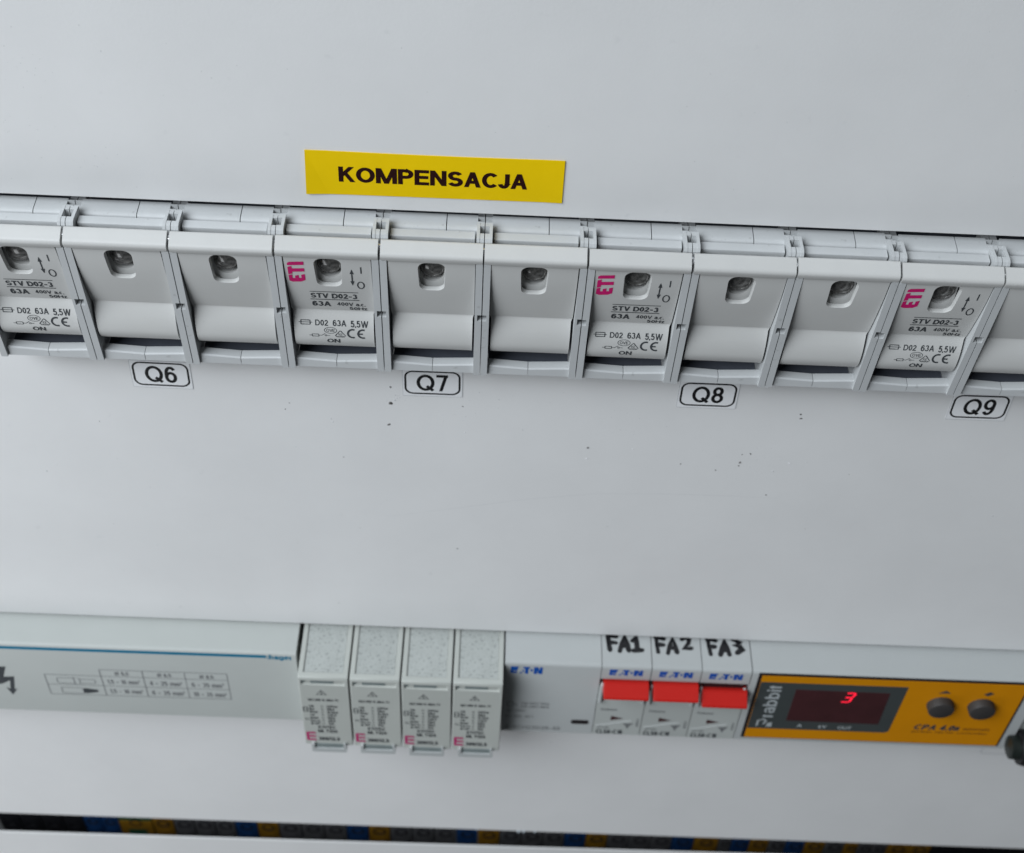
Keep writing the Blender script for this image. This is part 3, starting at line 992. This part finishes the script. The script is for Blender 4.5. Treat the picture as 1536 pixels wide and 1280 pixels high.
F_ = lambda dx: [[(dx + .2, -.1), (dx + .5, -3.2), (dx + .9, -6.4)], [(dx + .1, -.1), (dx + 1.6, -.3), (dx + 3.2, -.5)], [(dx + .5, -3.2), (dx + 1.8, -3.1), (dx + 2.9, -3.1)]]
A_ = lambda dx: [[(dx + .3, -6.6), (dx + 1.2, -3.4), (dx + 2.4, -.3), (dx + 3.1, -3.2), (dx + 3.5, -6.3)], [(dx + .9, -4.5), (dx + 3.2, -4.3)]]
one = [[(31.2 - 20, -2.0), (32.4 - 20, -.2), (32.7 - 20, -3.0), (33.0 - 20, -5.8)], [(31.3 - 20, -6.2), (34.6 - 20, -5.7)]]
two = [[(11.2, -.6), (12.6, .2), (13.8, -.6), (13.4, -2.4), (11.8, -4.4), (14.6, -4.2)]]
three = [[(11.8, .2), (14.3, -.9), (12.6, -2.2), (14.4, -2.6), (15.2, -3.6), (13.0, -5.6)]]
fa = {0: F_(2.2) + A_(6.2) + one, 1: F_(1.6) + A_(5.6) + two, 2: F_(2.4) + A_(6.6) + three}
for k in range(3):
    s = br if k == 0 else copy_tree(br)
    s.location = V(20.0 + 17.97 * k, 0, -218 - .1 * k)
    tag(s, 'slim grey circuit breaker with red lever, FA%d written on top in black marker' % (k + 1), 'circuit breaker', 'red-lever breakers in the lower row')
    brs = s
    if k == 0:
        first = s
    if k == 2:
        for ch in s.children:
            if ch.name.startswith('red_lever'):
                ch.location.z -= 2.7 * S
                ch['label'] = 'red lever standing a little lower than its neighbours'
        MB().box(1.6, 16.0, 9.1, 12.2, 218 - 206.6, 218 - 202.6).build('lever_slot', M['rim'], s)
for k, s in enumerate([o for o in COL.objects if o.name.split('.')[0] == 'circuit_breaker']):
    i = round((s.location.x / S - 20.0) / 17.97)
    hand(s, fa[i], 20.0)

# --- orange controller with the red digit
ct = empty('controller', 126, 0, -218)
rel(MB().prism(NOSE, 74.1, 179.0).build('controller_body', M['devw'], ct, smooth=40))
fpx0, fpx1, fpz0, fpz1 = 76.4, 174.6, -238.6, -194.5
rel(MB().slab([(fpx0, fpz0), (fpx1, fpz0), (fpx1, fpz1), (fpx0, fpz1)], 12.3, 12.75).build('panel_rim', M['rim'], ct, bevel=.1))
rel(MB().slab([(fpx0 + 1.3, fpz0 + .5), (fpx1 - .8, fpz0 + .5), (fpx1 - .8, fpz1 - 1.2), (fpx0 + 1.3, fpz1 - 1.2)], 12.5, 12.9).build('front_panel', M['orange'], ct, bevel=.08))
fo = [o for o in ct.children if o.name.startswith('front_panel')][0]
off = Vector((0, 0, 0))


def onpanel(o):          # children of the front panel, already in panel coordinates
    return o


onpanel(MB().slab([(77.75, -231.4), (129.6, -231.4), (130.9, -230.2), (131.2, -199.6), (77.75, -199.6)], 12.6, 12.97).build('display_field', M['slate'], fo))
onpanel(MB().slab([(91.3, -225.2), (126.0, -225.6), (125.6, -204.0), (91.2, -203.7)], 12.7, 13.03).build('display_window', M['display'], fo, bevel=.08))
d = Print()
sx = lambda a, z: (a, z)
# the lit digit 3, leaning
for a, c in (((110.0, -205.0), (113.2, -204.8)), ((113.5, -205.1), (112.7, -208.0)), ((109.7, -208.4), (112.4, -208.3)), ((112.6, -208.7), (111.9, -211.6)), ((108.6, -211.9), (111.6, -211.8))):
    d.stroke([(111.4 + (q[0] - 111.4) * .86, -207.4 + (q[1] + 208.0) * .86) for q in (a, c)], .66)
onpanel(d.build('lit_digit', M['led'], fo, front(13.08)))
t = Print()
t.text('rabbit', 80.9, 86.0, -223.2, -201.6, .01, rot=True)
t.stroke([(81.0, -229.6), (81.0, -225.6), (83.0, -224.6), (84.0, -226.0), (83.2, -228.2)], .8)
t.poly([(84.4, -229.9), (86.6, -229.9), (86.4, -226.6), (84.8, -227.4)])
t.text('A', 95.9, 98.0, -229.4, -227.4, .02)
t.text('kV', 104.2, 107.2, -229.6, -227.6, .02)
t.text('OUT', 111.4, 116.6, -229.8, -227.8, .02)
onpanel(t.build('printed_text', M['pale'], fo, front(13.03)))
t = Print()
t.poly([(142.6, -202.9), (147.4, -202.7), (145.2, -200.9)])
t.poly([(159.2, -202.5), (161.2, -200.7), (163.0, -202.0), (161.0, -203.6)])
t.text('CPA 4.0n', 139.8, 156.8, -228.2, -224.3, .034, shear=.6)
onpanel(t.build('printed_text', M['ink'], fo, front(12.96)))
t = Print()
t.text('automatic', 158.2, 168.4, -227.6, -225.7, .012)
t.text('power factor controller', 139.6, 167.8, -230.6, -228.9, .012)
t2 = mat('brown_ink', (0.20, 0.075, 0.004), 0.5, .1, 400)
onpanel(t.build('printed_text', t2, fo, front(12.96)))
for cx, cz in ((145.2, -210.2), (160.3, -210.4)):
    rel(MB().cyl(cx, cz, [(12.8, 4.9), (15.6, 4.7), (15.95, 4.55), (16.1, 4.2), (16.2, 0.5)], 32).build('push_button', M['button'], ct, smooth=40))
tag(ct, 'controller with orange front, dark display showing a red 3 and two round black buttons', 'controller')

bc = MB().prism([(p - 2.2, z) for p, z in NOSE], 179.4, 285).build('blank_cover', M['dev'], None, smooth=40)
tag(bc, 'plain grey blank cover right of the orange controller, at the photo edge', 'blank cover')

# --- black plug at the right edge
pl = empty('cable_plug', 184, 0, -232)
plug = [(176.3, 4.0), (176.6, 4.4), (179.6, 4.6), (179.8, 6.4), (182, 7.0), (200, 7.2), (204, 6.2), (216, 4.6)]
rel(MB().cylx(16.5, -232.6, plug[3:], 26).build('plug_body', M['bplug'], pl, smooth=40))
rel(MB().cylx(16.5, -232.6, [(176.1, 3.6), (176.5, 4.4), (179.9, 4.6)], 26).build('plug_collar', M['gplug'], pl, smooth=40))
rel(MB().cylx(16.5, -232.6, [(216, 3.2), (300, 3.2)], 14).build('cable', M['bplug'], pl, smooth=40))
tag(pl, 'black round cable plug in front of the plate at the right photo edge', 'plug')

cs = Print().stroke(rrect(178.2, 205, -266.2, -261.6, 1.4, 4), .3, True).build('clear_tag', M['tape_edge'], None, front(.06))
tag(cs, 'small clear tag outlined on the plate below the controller, partly behind the black plug', 'tag')

# ------------------------------------------------------------------ terminals in the dark slot
segs = []
for x0, x1, k, n in ((-245, -205, 'black', 4), (-205, -188.7, 'blue', 2), (-188.7, -173, 'green', 1), (-173, -163.2, 'yellow', 1), (-163.2, -134.3, 'grey', 3), (-134.3, -124.1, 'blue', 1), (-124.1, -114.1, 'yellow', 1),
                     (-114.1, -82.3, 'grey', 3), (-82.3, -72.1, 'blue', 1), (-72.1, -62.1, 'yellow', 1), (-62.1, -31, 'grey', 3), (-31, -21, 'blue', 1), (-21, -10.7, 'yellow', 1), (-10.7, 19.8, 'grey', 3),
                     (19.8, 29.8, 'blue', 1), (29.8, 39.8, 'yellow', 1), (39.8, 70.4, 'grey', 3), (70.4, 80.7, 'blue', 1), (80.7, 92.2, 'yellow', 1), (92.2, 98.5, 'grey', 1), (98.5, 106.9, 'blue', 1),
                     (106.9, 115.7, 'yellow', 1), (115.7, 124.1, 'grey', 1), (124.1, 132.9, 'blue', 1), (132.9, 142.3, 'yellow', 1), (142.3, 151.7, 'grey', 1), (151.7, 158, 'yellow', 1), (158, 172, 'grey', 2),
                     (172, 192.4, 'yellow', 2), (192.4, 240, 'black', 4)):
    for i in range(n):
        segs.append((x0 + (x1 - x0) * i / n, x0 + (x1 - x0) * (i + 1) / n, k))
tm = {'grey': 'tgrey', 'blue': 'tblue', 'yellow': 'tyell', 'green': 'tgreen', 'black': 'tblack'}
count = {}
tot = {}
for s_ in segs:
    tot[s_[2]] = tot.get(s_[2], 0) + 1
ordn = ['first', 'second', 'third', 'fourth', 'fifth', 'sixth', 'seventh', 'eighth', 'ninth', 'tenth', 'eleventh', 'twelfth', 'thirteenth', 'fourteenth', 'fifteenth', 'sixteenth', 'seventeenth',
        'eighteenth', 'nineteenth', 'twentieth', 'twenty-first', 'twenty-second', 'twenty-third']
cache = {}
for x0, x1, k in segs:
    wd = round(x1 - x0, 1)
    if (k, wd) not in cache:
        h = wd / 2
        o = MB().prism([(-60, -420), (-60, -376), (-34, -370), (-24, -371), (-19.5, -375), (-18, -380), (-18, -404), (-26, -408), (-26, -420)], -h + .2, h - .2).build('terminal_block', M[tm[k]], None, bevel=.4)
        MB().cyl(0, -388 if k != 'black' else -392, [(-19, min(3.0, h * .62)), (-17.6, min(3.0, h * .62)), (-17.6, min(2.4, h * .5)), (-18.4, min(2.2, h * .45))], 16).build('screw_hole', M['tblack'], o, smooth=40)
        MB().slab(rrect(-h * .55, h * .55, -400.5, -394.5, .6, 2), -18.4, -17.7).build('marker_tab', M[tm[k]], o)
        if k == 'green':
            MB().box(-h + .25, h - .25, -18.6, -17.75, -404, -386.2).build('yellow_half', M['tyell'], o)
        cache[(k, wd)] = o
    else:
        o = copy_tree(cache[(k, wd)])
    o.location = V((x0 + x1) / 2, 0, 0)
    count[k] = count.get(k, 0) + 1
    i = count[k]
    if tot[k] == 1:
        lab = 'green and yellow terminal block in the dark slot near the lower left'
    else:
        lab = '%s %s terminal block from the left in the dark bottom slot' % (ordn[i - 1], k)
    tag(o, lab, 'terminal block', 'terminal blocks in the dark slot')

# ------------------------------------------------------------------ dirt, scratch, film shreds
SPK = [(-53.4, -67.2, .5, 1), (-53.6, -74.2, .85, 1), (-52.3, -72.7, .4, 0), (-51.6, -71.9, .3, 0), (-50.8, -71.6, .3, 0), (-54.3, -83.8, .6, 1), (-31.9, -74.4, .35, 1), (-84.0, -75.9, .3, 1), (-85.4, -78.7, .3, 1), (-71.9, -82.1, .35, 0),
       (-71.4, -83.6, .3, 0), (-163.8, -112.3, .4, 0), (-131.9, -118.4, .3, 0), (-130.7, -184.9, .55, 0), (-65.1, -135.4, .3, 0), (-32.7, -144.6, .35, 1), (-31.2, -86.1, .35, 0), (-21.2, -70.8, .3, 0), (7.1, -90.9, .5, 1),
       (7.0, -95.9, .5, 0), (20.9, -90.7, .35, 0), (36.5, -96.7, .35, 1), (47.8, -99.1, .35, 1), (54.9, -94.9, .6, 1), (54.7, -96.5, .4, 1), (57.5, -90.7, .4, 1), (54.9, -91.1, .3, 1), (70.2, -94.3, .5, 0),
       (65.7, -98.5, .4, 0), (69.6, -71.9, .45, 1), (69.9, -73.7, .55, 1), (65.6, -110.2, .35, 1), (140.3, -116.3, .5, 0), (16.3, -129.6, .4, 0), (77.7, -182.6, .4, 0), (20.6, -187.3, .4, 0), (16.1, -82.0, .3, 0),
       (-140.1, 50.6, .3, 1), (-124.0, 51.8, .25, 1), (-142.9, 45.2, .3, 1), (-120.0, 44.9, .35, 0), (-104.1, 47.9, .25, 1), (-94.4, 38.7, .35, 1), (-96.6, 40.5, .25, 1), (-106.7, 33.1, .25, 1), (-87.9, 42.5, .25, 0), (-75.8, 42.2, .25, 1),
       (-48.3, 49.5, .3, 1), (-63.5, 35.6, .2, 1), (-42.2, 37.4, .25, 1), (-140.7, 33.6, .25, 1), (-149.7, 5.2, .3, 1), (-25.3, 26.3, .25, 0), (21.2, 36.5, .3, 1), (25.3, 20.1, .3, 1), (25.6, 46.1, .25, 0),
       (38.0, 35.6, .3, 0), (46.4, 33.1, .25, 1), (36.5, 11.6, .25, 0), (99.6, 45.2, .3, 1), (88.6, 43.1, .25, 0), (106.6, 19.6, .3, 1), (88.7, 60.9, .25, 1), (-12.1, 28.8, .25, 0), (6.1, -269.5, .5, 0),
       (-13.5, -83.8, .3, 0), (30.1, -79.7, .3, 0)]
for _ in range(90):
    z = random.choice((random.uniform(-190, -66), random.uniform(-190, -66), random.uniform(-340, -250)))
    SPK.append((random.uniform(-170, 150), z, random.uniform(.10, .24), random.random() < .15))
for cx, cz, n_, sp_ in ((-139, 38, 26, 5), (-146, 20, 22, 5), (-128, 12, 16, 5), (-52, -72.5, 16, 2.2), (60, -94, 20, 8), (-28, -74, 14, 6), (10, -75, 14, 10)):
    for _ in range(n_):
        SPK.append((random.gauss(cx, sp_), random.gauss(cz, sp_ * .6), random.uniform(.10, .28), 0))
for name, flag, m_ in (('dirt_specks', 1, 'dirt'), ('pale_specks', 0, 'dirtl')):
    b = MB()
    for x, z, r, dk in SPK:
        dk = dk and z < 2.5
        if z > 2.5:
            r *= .6
        if bool(dk) != bool(flag) or (-54 < z < 2.5) or (-73.6 < x < -7 and 4.5 < z < 19):
            continue
        n_ = 7
        st = random.uniform(.5, 1.0)
        a0 = random.uniform(0, 3.14)
        pts = []
        for i in range(n_):
            a = 2 * math.pi * i / n_
            rr = r * random.uniform(.65, 1.15)
            u, v = rr * math.cos(a), rr * st * math.sin(a)
            pts.append((x + u * math.cos(a0) - v * math.sin(a0), z + u * math.sin(a0) + v * math.cos(a0)))
        cvt = b.bm.verts.new(V(x, .05 + r * .35, z))
        ring = [b.bm.verts.new(V(px, .012, pz)) for px, pz in pts]
        for i in range(n_):
            b.bm.faces.new((cvt, ring[i], ring[(i + 1) % n_]))
    o = b.build(name, M[m_], None, recalc=True)
    tag(o, 'dark specks of dirt scattered over the white plate' if flag else 'faint pale grey specks of dust scattered over the white plate', 'dirt', None, 'stuff')
scr = Print().stroke([(-56.1, -128.8), (-34.3, -123.3), (-12.8, -117.5), (10.5, -113.0), (33.9, -111.6), (53.2, -111.4), (70.4, -111.7)], [.03, .08, .10, .07, .09, .08, .03]).build('scratch', M['dirtl'], None, front(.015))
tag(scr, 'long faint scratch across the white plate between the two rows', 'scratch')

b = MB()
for x, z0, h in [(-230 + i * 3.1 + random.uniform(-1, 1), -347.5, random.uniform(.2, 1.0)) for i in range(0)] + [(-12 + random.uniform(-14, 16), -347.4, random.uniform(.4, 1.0)) for _ in range(4)]:
    wv = random.uniform(.4, 2.2)
    b.face([(x, .03, z0 + .5), (x + wv, .03, z0 + .5), (x + wv * .6, .25, z0 - h * .6), (x + wv * .2, .35, z0 - h)])
o = b.build('film_shreds', M['film'], None)
tag(o, 'torn shreds of protective film along the cut edge above the dark slot', 'film', None, 'stuff')
